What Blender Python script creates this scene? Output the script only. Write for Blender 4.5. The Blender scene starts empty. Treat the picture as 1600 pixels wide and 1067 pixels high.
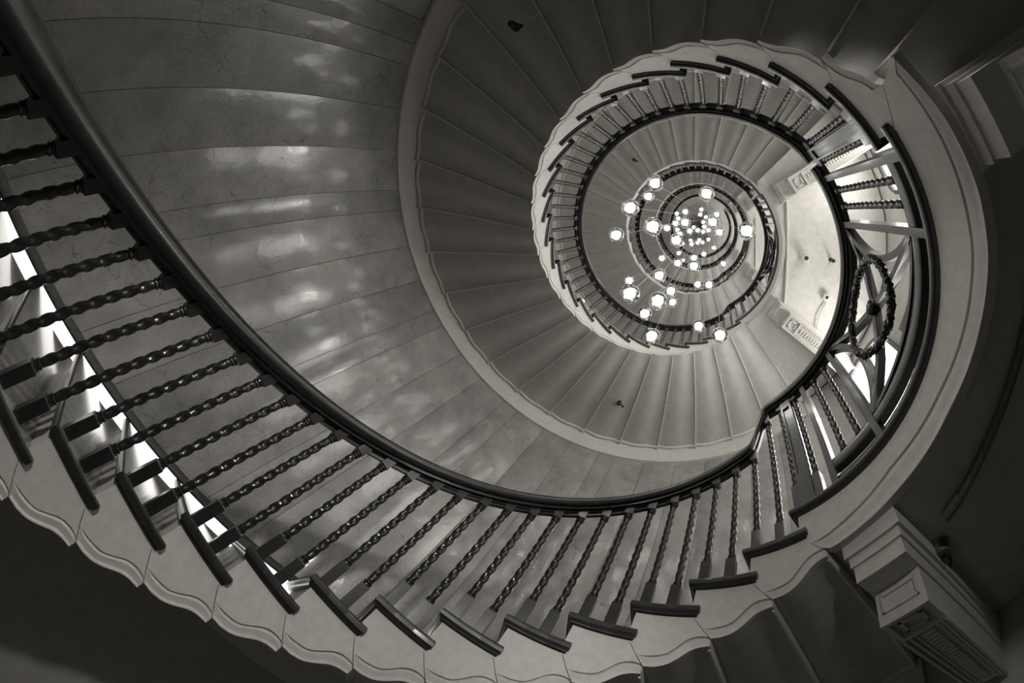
import bpy, bmesh, math, random
from math import sin, cos, pi, radians, sqrt, floor
from mathutils import Matrix, Vector

random.seed(7)
SC = bpy.context.scene
COL = bpy.context.collection

# ------------------------------------------------------------------ camera
RC = ((0.8583820131781955, 0.1075825904681569, 0.5016037337184691),
      (0.06405136014003297, 0.9476382868226348, -0.3128563577939137),
      (-0.508996800300709, 0.30067867163472434, 0.806544849160676))
CAM = (0.2444 * 1.35, -0.3046 * 1.35, 0.0)
cd = bpy.data.cameras.new('camera')
co = bpy.data.objects.new('camera', cd)
COL.objects.link(co)
co.matrix_world = Matrix(((RC[0][0], -RC[1][0], -RC[2][0], CAM[0]),
                          (RC[0][1], -RC[1][1], -RC[2][1], CAM[1]),
                          (RC[0][2], -RC[1][2], -RC[2][2], CAM[2]), (0, 0, 0, 1)))
cd.type = 'PANO'
cd.panorama_type = 'FISHEYE_LENS_POLYNOMIAL'
cd.fisheye_fov = 6.28
cd.sensor_fit = 'HORIZONTAL'
cd.sensor_width = 36
cd.sensor_height = 36 * 1067 / 1600
cd.fisheye_polynomial_k0 = 0
cd.fisheye_polynomial_k1 = -0.07873528422298082
cd.fisheye_polynomial_k2 = -4.0396084005940134e-06
cd.fisheye_polynomial_k3 = 2.0582678263677526e-05
cd.fisheye_polynomial_k4 = -2.9069384143268775e-07
cd.clip_start = 0.01
cd.clip_end = 200
SC.camera = co

# ------------------------------------------------------------------ world, exposure
w = bpy.data.worlds.new('world')
SC.world = w
w.use_nodes = True
w.node_tree.nodes['Background'].inputs[0].default_value = (0.05, 0.05, 0.048, 1)
w.node_tree.nodes['Background'].inputs[1].default_value = 0.3
SC.view_settings.view_transform = 'Standard'
SC.view_settings.look = 'None'
SC.view_settings.gamma = 1
SC.view_settings.use_curve_mapping = False
SC.view_settings.exposure = 1.32
try:
    SC.cycles.use_denoising = True
    SC.cycles.max_bounces = 10
    SC.cycles.diffuse_bounces = 6
    SC.cycles.transparent_max_bounces = 16
    SC.cycles.sample_clamp_indirect = 10.0
    SC.cycles.caustics_reflective = False
    SC.cycles.caustics_refractive = False
except Exception:
    pass

TINT = (1.0, 0.975, 0.925)
WINDOW_POWER = 2.6
GLOBE_POWER = 8.5

# ------------------------------------------------------------------ plan of the stair (metres, degrees)
R0 = 1.35                    # nosing ends round the open well
RI = 1.377                   # stringer face
RB = 1.4175                  # centre line of the balusters
RW = 2.93                    # wall stringer face
RO = 2.97                    # wall stone face
RISE = 0.166642
OVF, OVB = 1.72, 1.83
Z1 = 1.5715
# landings: start angle, end angle, level
LAND = {1: (-46.505, 34.498, Z1)}
D1, D2, D3, LSPAN = 11.4124, 11.2801, 11.3623, 87.306
LAND[2] = (34.498 + 24 * D2, 34.498 + 24 * D2 + LSPAN, Z1 + 25 * RISE)
for n in (3, 4, 5):
    a = LAND[n - 1][1] + 24 * D3
    LAND[n] = (a, a + LSPAN, LAND[n - 1][2] + 25 * RISE)


def P(r, a, z):
    a = radians(a)
    return (r * cos(a), -r * sin(a), z)


def lerp_table(t, x):
    if x <= t[0][0]:
        return t[0][1]
    for (x0, y0), (x1, y1) in zip(t, t[1:]):
        if x <= x1:
            return y0 + (y1 - y0) * (x - x0) / (x1 - x0)
    return t[-1][1]


# ------------------------------------------------------------------ materials
def mat(name):
    m = bpy.data.materials.new(name)
    m.use_nodes = True
    nt = m.node_tree
    b = nt.nodes['Principled BSDF']
    return m, nt, b


def grey(v):
    return (v * TINT[0], v * TINT[1], v * TINT[2], 1)


def noisy(name, v0, v1, rough, scale=30.0, bump=0.0, bscale=200.0, coat=0.0, metallic=0.0, stretch=None, rough2=None, spec=0.5):
    m, nt, b = mat(name)
    L = nt.links.new
    tc = nt.nodes.new('ShaderNodeTexCoord')
    mp = nt.nodes.new('ShaderNodeMapping')
    L(tc.outputs['Object'], mp.inputs[0])
    if stretch:
        mp.inputs['Scale'].default_value = stretch
    n = nt.nodes.new('ShaderNodeTexNoise')
    n.inputs['Scale'].default_value = scale
    n.inputs['Detail'].default_value = 5
    L(mp.outputs[0], n.inputs['Vector'])
    r = nt.nodes.new('ShaderNodeValToRGB')
    r.color_ramp.elements[0].position = 0.3
    r.color_ramp.elements[1].position = 0.7
    r.color_ramp.elements[0].color = grey(v0)
    r.color_ramp.elements[1].color = grey(v1)
    L(n.outputs[0], r.inputs[0])
    L(r.outputs[0], b.inputs['Base Color'])
    b.inputs['Roughness'].default_value = rough
    b.inputs['Metallic'].default_value = metallic
    b.inputs['Coat Weight'].default_value = coat
    b.inputs['Coat Roughness'].default_value = 0.12
    b.inputs['Specular IOR Level'].default_value = spec
    if bump:
        n2 = nt.nodes.new('ShaderNodeTexNoise')
        n2.inputs['Scale'].default_value = bscale
        n2.inputs['Detail'].default_value = 3
        L(mp.outputs[0], n2.inputs['Vector'])
        bp = nt.nodes.new('ShaderNodeBump')
        bp.inputs['Strength'].default_value = bump
        bp.inputs['Distance'].default_value = 0.004
        L(n2.outputs[0], bp.inputs['Height'])
        L(bp.outputs[0], b.inputs['Normal'])
    return m


def stone():
    m, nt, b = mat('polished_stone')
    L = nt.links.new
    tc = nt.nodes.new('ShaderNodeTexCoord')
    oi = nt.nodes.new('ShaderNodeObjectInfo')
    n1 = nt.nodes.new('ShaderNodeTexNoise')          # mottling
    n1.inputs['Scale'].default_value = 3.2
    n1.inputs['Detail'].default_value = 7
    n1.inputs['Roughness'].default_value = 0.62
    L(tc.outputs['Object'], n1.inputs['Vector'])
    n2 = nt.nodes.new('ShaderNodeTexNoise')          # fine speckle
    n2.inputs['Scale'].default_value = 140
    n2.inputs['Detail'].default_value = 3
    L(tc.outputs['Object'], n2.inputs['Vector'])
    r1 = nt.nodes.new('ShaderNodeMapRange')
    r1.inputs['From Min'].default_value = 0.3
    r1.inputs['From Max'].default_value = 0.72
    r1.inputs['To Min'].default_value = 0.27
    r1.inputs['To Max'].default_value = 0.46
    L(n1.outputs[0], r1.inputs['Value'])
    r2 = nt.nodes.new('ShaderNodeMapRange')
    r2.inputs['From Min'].default_value = 0.3
    r2.inputs['From Max'].default_value = 0.7
    r2.inputs['To Min'].default_value = 0.8
    r2.inputs['To Max'].default_value = 1.2
    L(n2.outputs[0], r2.inputs['Value'])
    # crackle: warped voronoi cell edges, thin
    nw = nt.nodes.new('ShaderNodeTexNoise')
    nw.inputs['Scale'].default_value = 6
    L(tc.outputs['Object'], nw.inputs['Vector'])
    mx = nt.nodes.new('ShaderNodeMix')
    mx.data_type = 'VECTOR'
    mx.inputs['Factor'].default_value = 0.16
    L(tc.outputs['Object'], mx.inputs['A'])
    L(nw.outputs['Color'], mx.inputs['B'])
    vo = nt.nodes.new('ShaderNodeTexVoronoi')
    vo.feature = 'DISTANCE_TO_EDGE'
    vo.inputs['Scale'].default_value = 6.5
    L(mx.outputs['Result'], vo.inputs['Vector'])
    cr = nt.nodes.new('ShaderNodeMapRange')
    cr.inputs['From Min'].default_value = 0.0
    cr.inputs['From Max'].default_value = 0.015
    cr.inputs['To Min'].default_value = 0.36
    cr.inputs['To Max'].default_value = 1.0
    L(vo.outputs['Distance'], cr.inputs['Value'])
    nm = nt.nodes.new('ShaderNodeTexNoise')          # cracks fade in and out
    nm.inputs['Scale'].default_value = 1.7
    L(tc.outputs['Object'], nm.inputs['Vector'])
    mm = nt.nodes.new('ShaderNodeMapRange')
    mm.inputs['From Min'].default_value = 0.42
    mm.inputs['From Max'].default_value = 0.6
    L(nm.outputs[0], mm.inputs['Value'])
    cm = nt.nodes.new('ShaderNodeMix')
    cm.data_type = 'FLOAT'
    L(mm.outputs[0], cm.inputs[0])
    cm.inputs[2].default_value = 1.0
    L(cr.outputs[0], cm.inputs[3])
    per = nt.nodes.new('ShaderNodeMapRange')
    per.inputs['To Min'].default_value = 0.86
    per.inputs['To Max'].default_value = 1.14
    L(oi.outputs['Random'], per.inputs['Value'])

    def mul(a, c):
        k = nt.nodes.new('ShaderNodeMath')
        k.operation = 'MULTIPLY'
        L(a, k.inputs[0])
        L(c, k.inputs[1])
        return k.outputs[0]
    v = mul(mul(mul(r1.outputs[0], r2.outputs[0]), cm.outputs[0]), per.outputs[0])
    cc = nt.nodes.new('ShaderNodeCombineColor')
    for i in range(3):
        k = nt.nodes.new('ShaderNodeMath')
        k.operation = 'MULTIPLY'
        L(v, k.inputs[0])
        k.inputs[1].default_value = TINT[i]
        L(k.outputs[0], cc.inputs[i])
    L(cc.outputs[0], b.inputs['Base Color'])
    rr = nt.nodes.new('ShaderNodeMapRange')
    rr.inputs['To Min'].default_value = 0.2
    rr.inputs['To Max'].default_value = 0.46
    L(n1.outputs[0], rr.inputs['Value'])
    L(rr.outputs[0], b.inputs['Roughness'])
    b.inputs['Coat Weight'].default_value = 0.75
    b.inputs['Coat Roughness'].default_value = 0.07
    bp = nt.nodes.new('ShaderNodeBump')
    bp.inputs['Strength'].default_value = 0.22
    bp.inputs['Distance'].default_value = 0.02
    L(n1.outputs[0], bp.inputs['Height'])
    L(bp.outputs[0], b.inputs['Normal'])
    L(bp.outputs[0], b.inputs['Coat Normal'])
    return m


def emitter(name, strength, v=1.0):
    m = bpy.data.materials.new(name)
    m.use_nodes = True
    nt = m.node_tree
    nt.nodes.clear()
    e = nt.nodes.new('ShaderNodeEmission')
    o = nt.nodes.new('ShaderNodeOutputMaterial')
    e.inputs[0].default_value = grey(v)
    e.inputs[1].default_value = strength
    nt.links.new(e.outputs[0], o.inputs[0])
    return m


def globe_glass():
    m = bpy.data.materials.new('clear_blown_glass')
    m.use_nodes = True
    nt = m.node_tree
    nt.nodes.clear()
    L = nt.links.new
    o = nt.nodes.new('ShaderNodeOutputMaterial')
    tr = nt.nodes.new('ShaderNodeBsdfTransparent')
    tr.inputs[0].default_value = (0.93, 0.93, 0.92, 1)
    gl = nt.nodes.new('ShaderNodeBsdfGlossy')
    gl.inputs['Roughness'].default_value = 0.05
    lw = nt.nodes.new('ShaderNodeLayerWeight')
    lw.inputs['Blend'].default_value = 0.25
    m1 = nt.nodes.new('ShaderNodeMixShader')
    L(lw.outputs['Fresnel'], m1.inputs[0])
    L(tr.outputs[0], m1.inputs[1])
    L(gl.outputs[0], m1.inputs[2])
    tl = nt.nodes.new('ShaderNodeBsdfTranslucent')
    tl.inputs[0].default_value = (1.0, 1.0, 0.97, 1)
    # thick wall of the glass seen edge-on: milky rim lit by the lamp inside, and seeds in the glass
    rim = nt.nodes.new('ShaderNodeMapRange')
    rim.inputs['From Min'].default_value = 0.74
    rim.inputs['From Max'].default_value = 0.84
    rim.inputs['To Max'].default_value = 0.85
    L(lw.outputs['Facing'], rim.inputs['Value'])
    tc = nt.nodes.new('ShaderNodeTexCoord')
    n = nt.nodes.new('ShaderNodeTexNoise')
    n.inputs['Scale'].default_value = 22
    n.inputs['Detail'].default_value = 2
    L(tc.outputs['Object'], n.inputs['Vector'])
    sp = nt.nodes.new('ShaderNodeMapRange')
    sp.inputs['From Min'].default_value = 0.56
    sp.inputs['From Max'].default_value = 0.66
    sp.inputs['To Max'].default_value = 0.12
    L(n.outputs[0], sp.inputs['Value'])
    mxx = nt.nodes.new('ShaderNodeMath')
    mxx.operation = 'MAXIMUM'
    L(rim.outputs[0], mxx.inputs[0])
    L(sp.outputs[0], mxx.inputs[1])
    m2 = nt.nodes.new('ShaderNodeMixShader')
    L(mxx.outputs[0], m2.inputs[0])
    L(m1.outputs[0], m2.inputs[1])
    L(tl.outputs[0], m2.inputs[2])
    L(m2.outputs[0], o.inputs[0])
    return m


M = {
    'wood': noisy('dark_polished_wood', 0.010, 0.022, 0.36, 14, 0.12, 120, coat=0.35, stretch=(1, 1, 0.25)),
    'tread': noisy('dark_stone_tread', 0.012, 0.026, 0.4, 18, 0.1, 260, coat=0.25),
    'treadtop': noisy('worn_polished_tread', 0.16, 0.3, 0.2, 9, 0.15, 60, coat=0.8),
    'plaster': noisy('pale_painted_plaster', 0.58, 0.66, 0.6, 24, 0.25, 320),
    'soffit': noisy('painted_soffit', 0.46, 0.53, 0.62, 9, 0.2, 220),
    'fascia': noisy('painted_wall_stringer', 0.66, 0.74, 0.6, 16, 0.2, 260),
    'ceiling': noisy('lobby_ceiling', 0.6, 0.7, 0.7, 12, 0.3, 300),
    'stone': stone(),
    'kick': noisy('polished_kick_strip', 0.6, 0.8, 0.14, 6, 0.1, 40, metallic=0.9),
    'skirt': noisy('dark_skirting', 0.02, 0.035, 0.4, 20, 0.1, 150),
    'dark': noisy('blackened_metal', 0.012, 0.02, 0.5, 40),
    'pipe': noisy('painted_pipe', 0.10, 0.14, 0.5, 30),
    'frame': noisy('dark_window_frame', 0.05, 0.08, 0.5, 30),
    'wall': noisy('stairwell_plaster', 0.45, 0.52, 0.6, 8, 0.2, 200),
    'floor': noisy('dark_floor', 0.05, 0.08, 0.4, 6),
    'glass': globe_glass(),
    'bulb': emitter('lamp_glow', GLOBE_POWER),
    'strip': emitter('reflection_glow', 0.75),  # added glow standing for reflections in the skirting
    'pane': emitter('daylight_pane', WINDOW_POWER),
    'cable': noisy('pale_cable', 0.25, 0.35, 0.4, 40),
    'seed': noisy('smoky_glass_bubble', 0.05, 0.12, 0.2, 40, coat=0.5),
    'white': noisy('white_enamel', 0.6, 0.7, 0.4, 30),
}


# ------------------------------------------------------------------ mesh helpers
def mesh(name, verts, faces, m, smooth=False):
    me = bpy.data.meshes.new(name)
    me.from_pydata(verts, [], faces)
    if isinstance(m, (list, tuple)):
        for k in m:
            me.materials.append(k)
    else:
        me.materials.append(m)
    bm = bmesh.new()
    bm.from_mesh(me)
    bmesh.ops.recalc_face_normals(bm, faces=bm.faces)
    if smooth:
        for f in bm.faces:
            f.smooth = True
        for e in bm.edges:
            if len(e.link_faces) == 2 and e.calc_face_angle(0) > radians(38):
                e.smooth = False
    bm.to_mesh(me)
    bm.free()
    return me


def link(name, me, parent=None, M4=None):
    o = bpy.data.objects.new(name, me)
    COL.objects.link(o)
    if parent is not None:
        o.parent = parent
    if M4 is not None:
        o.matrix_local = M4
    return o


def tag(o, label=None, cat=None, group=None, kind=None):
    if label:
        o['label'] = label
    if cat:
        o['category'] = cat
    if group:
        o['group'] = group
    if kind:
        o['kind'] = kind
    return o


def empty(name, loc=(0, 0, 0)):
    o = bpy.data.objects.new(name, None)
    o.empty_display_size = 0.1
    COL.objects.link(o)
    o.location = loc
    return o


def grid(rows, close_u=False, close_v=False, caps=False):
    """rows: list of equally long lists of points -> verts, faces"""
    n = len(rows[0])
    v = [p for r in rows for p in r]
    f = []
    nr = len(rows)
    for i in range(nr if close_u else nr - 1):
        for j in range(n if close_v else n - 1):
            a = i * n + j
            b = i * n + (j + 1) % n
            c = ((i + 1) % nr) * n + (j + 1) % n
            d = ((i + 1) % nr) * n + j
            f.append((a, b, c, d))
    if caps:
        f.append(tuple(range(n)))
        f.append(tuple((nr - 1) * n + k for k in range(n)))
    return v, f


class MB:
    """gathers simple shapes into one mesh"""

    def __init__(self):
        self.v, self.f = [], []

    def add(self, v, f):
        k = len(self.v)
        self.v += [tuple(p) for p in v]
        self.f += [tuple(i + k for i in q) for q in f]
        return self

    def sweep(self, path, prof, caps=True):
        """path(t)->list of frames; prof closed polygon"""
        return self.add(*grid(path, close_v=True, caps=caps))

    def hexa(self, p):
        return self.add(p, [(0, 1, 2, 3), (4, 5, 6, 7), (0, 1, 5, 4), (1, 2, 6, 5), (2, 3, 7, 6), (3, 0, 4, 7)])

    def box(self, c, s, mtx=None):
        x, y, z = s[0] / 2, s[1] / 2, s[2] / 2
        p = [Vector((a * x, b * y, d * z)) for d in (-1, 1) for a, b in ((-1, -1), (1, -1), (1, 1), (-1, 1))]
        if mtx is not None:
            p = [mtx @ q for q in p]
        p = [q + Vector(c) for q in p]
        return self.hexa([tuple(q) for q in p])

    def sector(self, r0, r1, a0, a1, z0, z1, n=3):
        rows = []
        for i in range(n + 1):
            a = a0 + (a1 - a0) * i / n
            rows.append([P(r0, a, z0), P(r1, a, z0), P(r1, a, z1), P(r0, a, z1)])
        return self.add(*grid(rows, close_v=True, caps=True))

    def tube(self, pts, rad, n=8, caps=True):
        pts = [Vector(p) for p in pts]
        rows = []
        up = Vector((0.13, 0.31, 0.94)).normalized()
        for i, p in enumerate(pts):
            t = (pts[min(i + 1, len(pts) - 1)] - pts[max(i - 1, 0)]).normalized()
            s = t.cross(up)
            if s.length < 1e-3:
                s = t.cross(Vector((1, 0, 0)))
            s.normalize()
            q = s.cross(t)
            rr = rad[i] if isinstance(rad, (list, tuple)) else rad
            rows.append([tuple(p + s * (rr * cos(2 * pi * k / n)) + q * (rr * sin(2 * pi * k / n))) for k in range(n)])
        return self.add(*grid(rows, close_v=True, caps=caps))

    def lathe(self, prof, c=(0, 0, 0), n=16):
        rows = [[(c[0] + r * cos(2 * pi * k / n), c[1] + r * sin(2 * pi * k / n), c[2] + z) for k in range(n)] for r, z in prof]
        return self.add(*grid(rows, close_v=True, caps=True))

    def build(self, name, m, parent=None, smooth=False):
        return link(name, mesh(name, self.v, self.f, m, smooth), parent)


def loft_sector(layers, n=4):
    """layers: (r0, r1, a0, a1, z) plan outlines stacked in height"""
    rows = []
    for r0, r1, a0, a1, z in layers:
        row = [P(r0, a0 + (a1 - a0) * i / n, z) for i in range(n + 1)]
        row += [P(r1, a1 + (a0 - a1) * i / n, z) for i in range(n + 1)]
        rows.append(row)
    return grid(rows, close_v=True, caps=True)


# ------------------------------------------------------------------ stair flights
BOT = [(0.437, -0.324), (0.615, -0.3205), (0.781, -0.306), (0.87, -0.29), (0.968, -0.268), (1.05, -0.245), (1.13, -0.225),
       (1.22, -0.211), (1.302, -0.203), (1.444, -0.197)]
GRV = [(0.27, -0.270), (0.47, -0.271), (0.671, -0.259), (0.76, -0.247), (0.835, -0.229), (0.92, -0.203), (0.997, -0.179),
       (1.08, -0.162), (1.171, -0.151), (1.268, -0.148), (1.444, -0.150)]
JNT = [(0.087, -0.2105), (0.27, -0.274), (0.437, -0.324)]
JNX = [(1.0, -0.035), (1.087, -0.0438), (1.27, -0.107), (1.437, -0.157), (1.444, -0.16)]


def string_panel(a0, D, zk, first=False):
    S0 = 0.004
    jn = [(0.087, -0.2105), (0.64, -0.352)] if first else JNT
    send = jn[-1][0]

    def top(s):
        return -0.035 if s < 1.0 else lerp_table(JNX, s)

    def bot(s):
        if s < 0.087:
            return -0.2105
        if s < send:
            return lerp_table(jn, s) + 0.003
        return lerp_table(BOT, s) - (0.02 if first and s < 0.7 else 0.0)
    ss = [0.0, 0.087, 0.18, 0.27, 0.35, 0.43, 0.437, 0.5, 0.56, 0.615, 0.64, 0.7, 0.76, 0.82, 0.88, 0.94, 1.0, 1.06, 1.087, 1.13, 1.2, 1.27, 1.33, 1.39, 1.437, 1.444]
    cols = []
    for s in ss:
        t = top(s) - (0.002 if s > 1.087 else 0)
        b = bot(s)
        s2 = s
        if s < 0.27 or (first and s < 0.64):
            g = b + 0.0005
            bead = 0.0
        else:
            g = min(max(lerp_table(GRV, s), b + 0.001), t - 0.0005)
            bead = min(1.0, (g - b) / 0.06)
        a = a0 + s2 * D + S0
        col = [P(RI, a, zk + t), P(RI, a, zk + min(t, g + 0.008 * bead)), P(RI + 0.016 * bead, a, zk + min(t, g + 0.008 * bead)), P(RI + 0.016 * bead, a, zk + g)]
        for f, d in ((0.94, 0.004), (0.8, -0.002), (0.6, 0.0), (0.4, 0.004), (0.22, 0.006), (0.14, 0.0), (0.1, -0.006), (0.0, -0.006)):
            col.append(P(RI + d * bead, a, zk + b + (g - b) * f))
        col += [P(RI + 0.03, a, zk + b), P(RI + 0.03, a, zk + t)]
        cols.append(col)
    return grid(cols, close_v=True, caps=True)


def soffit_panel(a0, D, zk, first=False):
    s0 = 0.66 if first else 0.437
    ss = [s0, s0 + 0.001] + [s0 + (1.405 - s0) * i / 16 for i in range(1, 17)] + [1.410, 1.4445]
    rows = []
    rr = [RI + 0.026, 1.8, 2.3, RW - 0.062, RW - 0.060, RW - 0.048, RW - 0.034, RW - 0.022, RW - 0.02, RW + 0.02]
    dz = [0, 0, 0, 0, -0.008, -0.018, -0.018, -0.008, 0.0, 0.0]
    for s in ss:
        z = lerp_table(BOT, s) - (0.02 if first and s < 0.7 else 0)
        a = a0 + s * D
        z += 0.0015 - (0.011 if s > 1.406 else 0)
        rows.append([P(r, a, zk + z + d) for r, d in zip(rr, dz)] + [P(RW + 0.02, a, zk + z + 0.06), P(RI + 0.026, a, zk + z + 0.06)])
    return grid(rows, close_v=True, caps=True)


def tread(af, ab, z, flat=False):
    lay = []
    for dz, ins in ((0.028, 0.010), (0.020, 0.001), (0.012, 0.0), (-0.006, 0.0), (-0.014, 0.004), (-0.018, 0.016), (-0.026, 0.018), (-0.035, 0.026)):
        da = math.degrees(ins / 1.38)
        lay.append((R0 + ins, RO - 0.01, af + da, ab - da * 0.5, z + dz))
    return loft_sector(lay, 3)


def helix_strip(prof, path, closed=True):
    """prof: (r, dz) closed polygon swept along path of (angle, z)"""
    return grid([[P(r, a, z + d) for r, d in prof] for a, z in path], close_v=True, caps=True)


WALLDZ = [(1, -0.70), (10, -0.70), (15, -0.69), (18, -0.73), (22, -0.745), (25, -0.77)]


def flight(label, a1, D, zland, ks, group=None, n_land=0):
    """a1/zland: angle and level of the landing the step numbers count from; ks: step numbers (tread k has its nosing at a1+k*D)"""
    root = empty('stair_flight', P(2.1, a1 + ks[0] * D, zland + ks[0] * RISE))
    inv = Matrix.Translation(-root.location)

    def part(name, vf, m, smooth=False):
        o = link(name, mesh(name, vf[0], vf[1], m, smooth), root)
        o.matrix_local = inv
        return o
    for i, k in enumerate(ks):
        a = a1 + k * D
        z = zland + k * RISE
        t = part('tread', tread(a - OVF, a + D + OVB, z), [M['tread'], M['treadtop']])
        for f in t.data.polygons:                      # worn polished top face
            if f.normal.z > 0.9 and (t.data.vertices[f.vertices[0]].co.z > z + 0.027):
                f.material_index = 1
        rm = MB().sector(RI + 0.004, RO - 0.01, a, a + 0.9, z - RISE + 0.02, z - 0.02, 1)
        part('riser', (rm.v, rm.f), M['plaster'])
        first = (ks[0] == 1 and k == 1)
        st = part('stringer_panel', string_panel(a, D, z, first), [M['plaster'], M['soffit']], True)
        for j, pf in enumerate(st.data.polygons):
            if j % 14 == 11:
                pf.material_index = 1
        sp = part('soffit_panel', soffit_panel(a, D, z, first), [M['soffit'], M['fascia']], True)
        nring, nrow = 12, 20                           # paler colour on the joint lip stands for its lit edge; wall bead paler too
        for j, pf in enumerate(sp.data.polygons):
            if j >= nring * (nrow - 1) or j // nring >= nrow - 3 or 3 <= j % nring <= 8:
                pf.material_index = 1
    if n_land == 1 and ks[0] == 1:                     # short painted seams where the soffit boards are pieced
        for k in ks[2:]:
            rows = []
            for i in range(5):
                q = 0.445 + 0.055 * i
                zz = zland + k * RISE + lerp_table(BOT, q)
                aa = a1 + (k + q) * D
                rows.append([P(2.150, aa, zz - 0.002), P(2.164, aa, zz - 0.002), P(2.164, aa, zz + 0.01), P(2.150, aa, zz + 0.01)])
            part('soffit_seam', grid(rows, close_v=True, caps=True), M['plaster'])
    n = len(ks) * 4
    path, k0, k1 = [], ks[0] + 0.5, ks[-1] + 1.5
    rows = []
    for i in range(n + 1):
        k = k0 + (k1 - k0) * i / n
        a, z = a1 + k * D, zland + k * RISE
        kk = k if ks[0] == 1 else k + 25
        lo = lerp_table(WALLDZ, kk)
        rows.append([P(RW, a, z + lo), P(RW + 0.05, a, z + lo), P(RW + 0.05, a, z - 0.40), P(RW, a, z - 0.40)])
    part('wall_stringer', grid(rows, close_v=True, caps=True), M['fascia'], True)
    # skirting on the wall above the treads: polished strip with a dark moulded cap
    k0, k1 = ks[0] - 0.2, ks[-1] + 1.2
    pa = [(a1 + (k0 + (k1 - k0) * i / n) * D, zland + (k0 + (k1 - k0) * i / n) * RISE) for i in range(n + 1)]
    part('skirting_cap', helix_strip([(RO - 0.035, 0.045), (RO - 0.04, 0.06), (RO - 0.03, 0.09), (RO - 0.012, 0.118), (RO + 0.01, 0.118), (RO + 0.01, 0.04)], pa), M['skirt'], True)
    part('skirting', helix_strip([(RO - 0.022, -0.2), (RO - 0.022, 0.05), (RO + 0.01, 0.05), (RO + 0.01, -0.2)], pa), M['kick'], True)
    if ks[0] < 0:                                      # glow added along the lowest skirting in place of its bright reflections
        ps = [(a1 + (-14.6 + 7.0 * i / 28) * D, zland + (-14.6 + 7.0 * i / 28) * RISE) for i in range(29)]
        part('reflection_glow', helix_strip([(RO - 0.028, -0.055), (RO - 0.028, 0.04), (RO - 0.02, 0.04), (RO - 0.02, -0.055)], ps), M['strip'], True)
    return tag(root, label, 'staircase', group)


FLIGHTS = [
    (1, D1, list(range(-19, 0)), 'lowest stair flight, scalloped pale stringer and dark treads sweeping from the left along the bottom'),
    (1, D2, list(range(1, 25)), 'second stair flight, broad ribbed grey underside with white scalloped edge around the middle ring'),
    (2, D3, list(range(1, 25)), 'third stair flight, smaller ribbed underside seen inside the ring of the second handrail'),
    (3, D3, list(range(1, 25)), 'fourth stair flight, narrow dark band of steps close around the upper globes'),
    (4, D3, list(range(1, 25)), 'topmost stair flight, smallest ring of steps under the ceiling of the well'),
]
for n, D, ks, lab in FLIGHTS:
    a_ref = LAND[n][0] if ks[0] < 0 else LAND[n][1] - D
    z_ref = LAND[n][2]
    flight(lab, a_ref, D, z_ref, ks, None, n)

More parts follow.
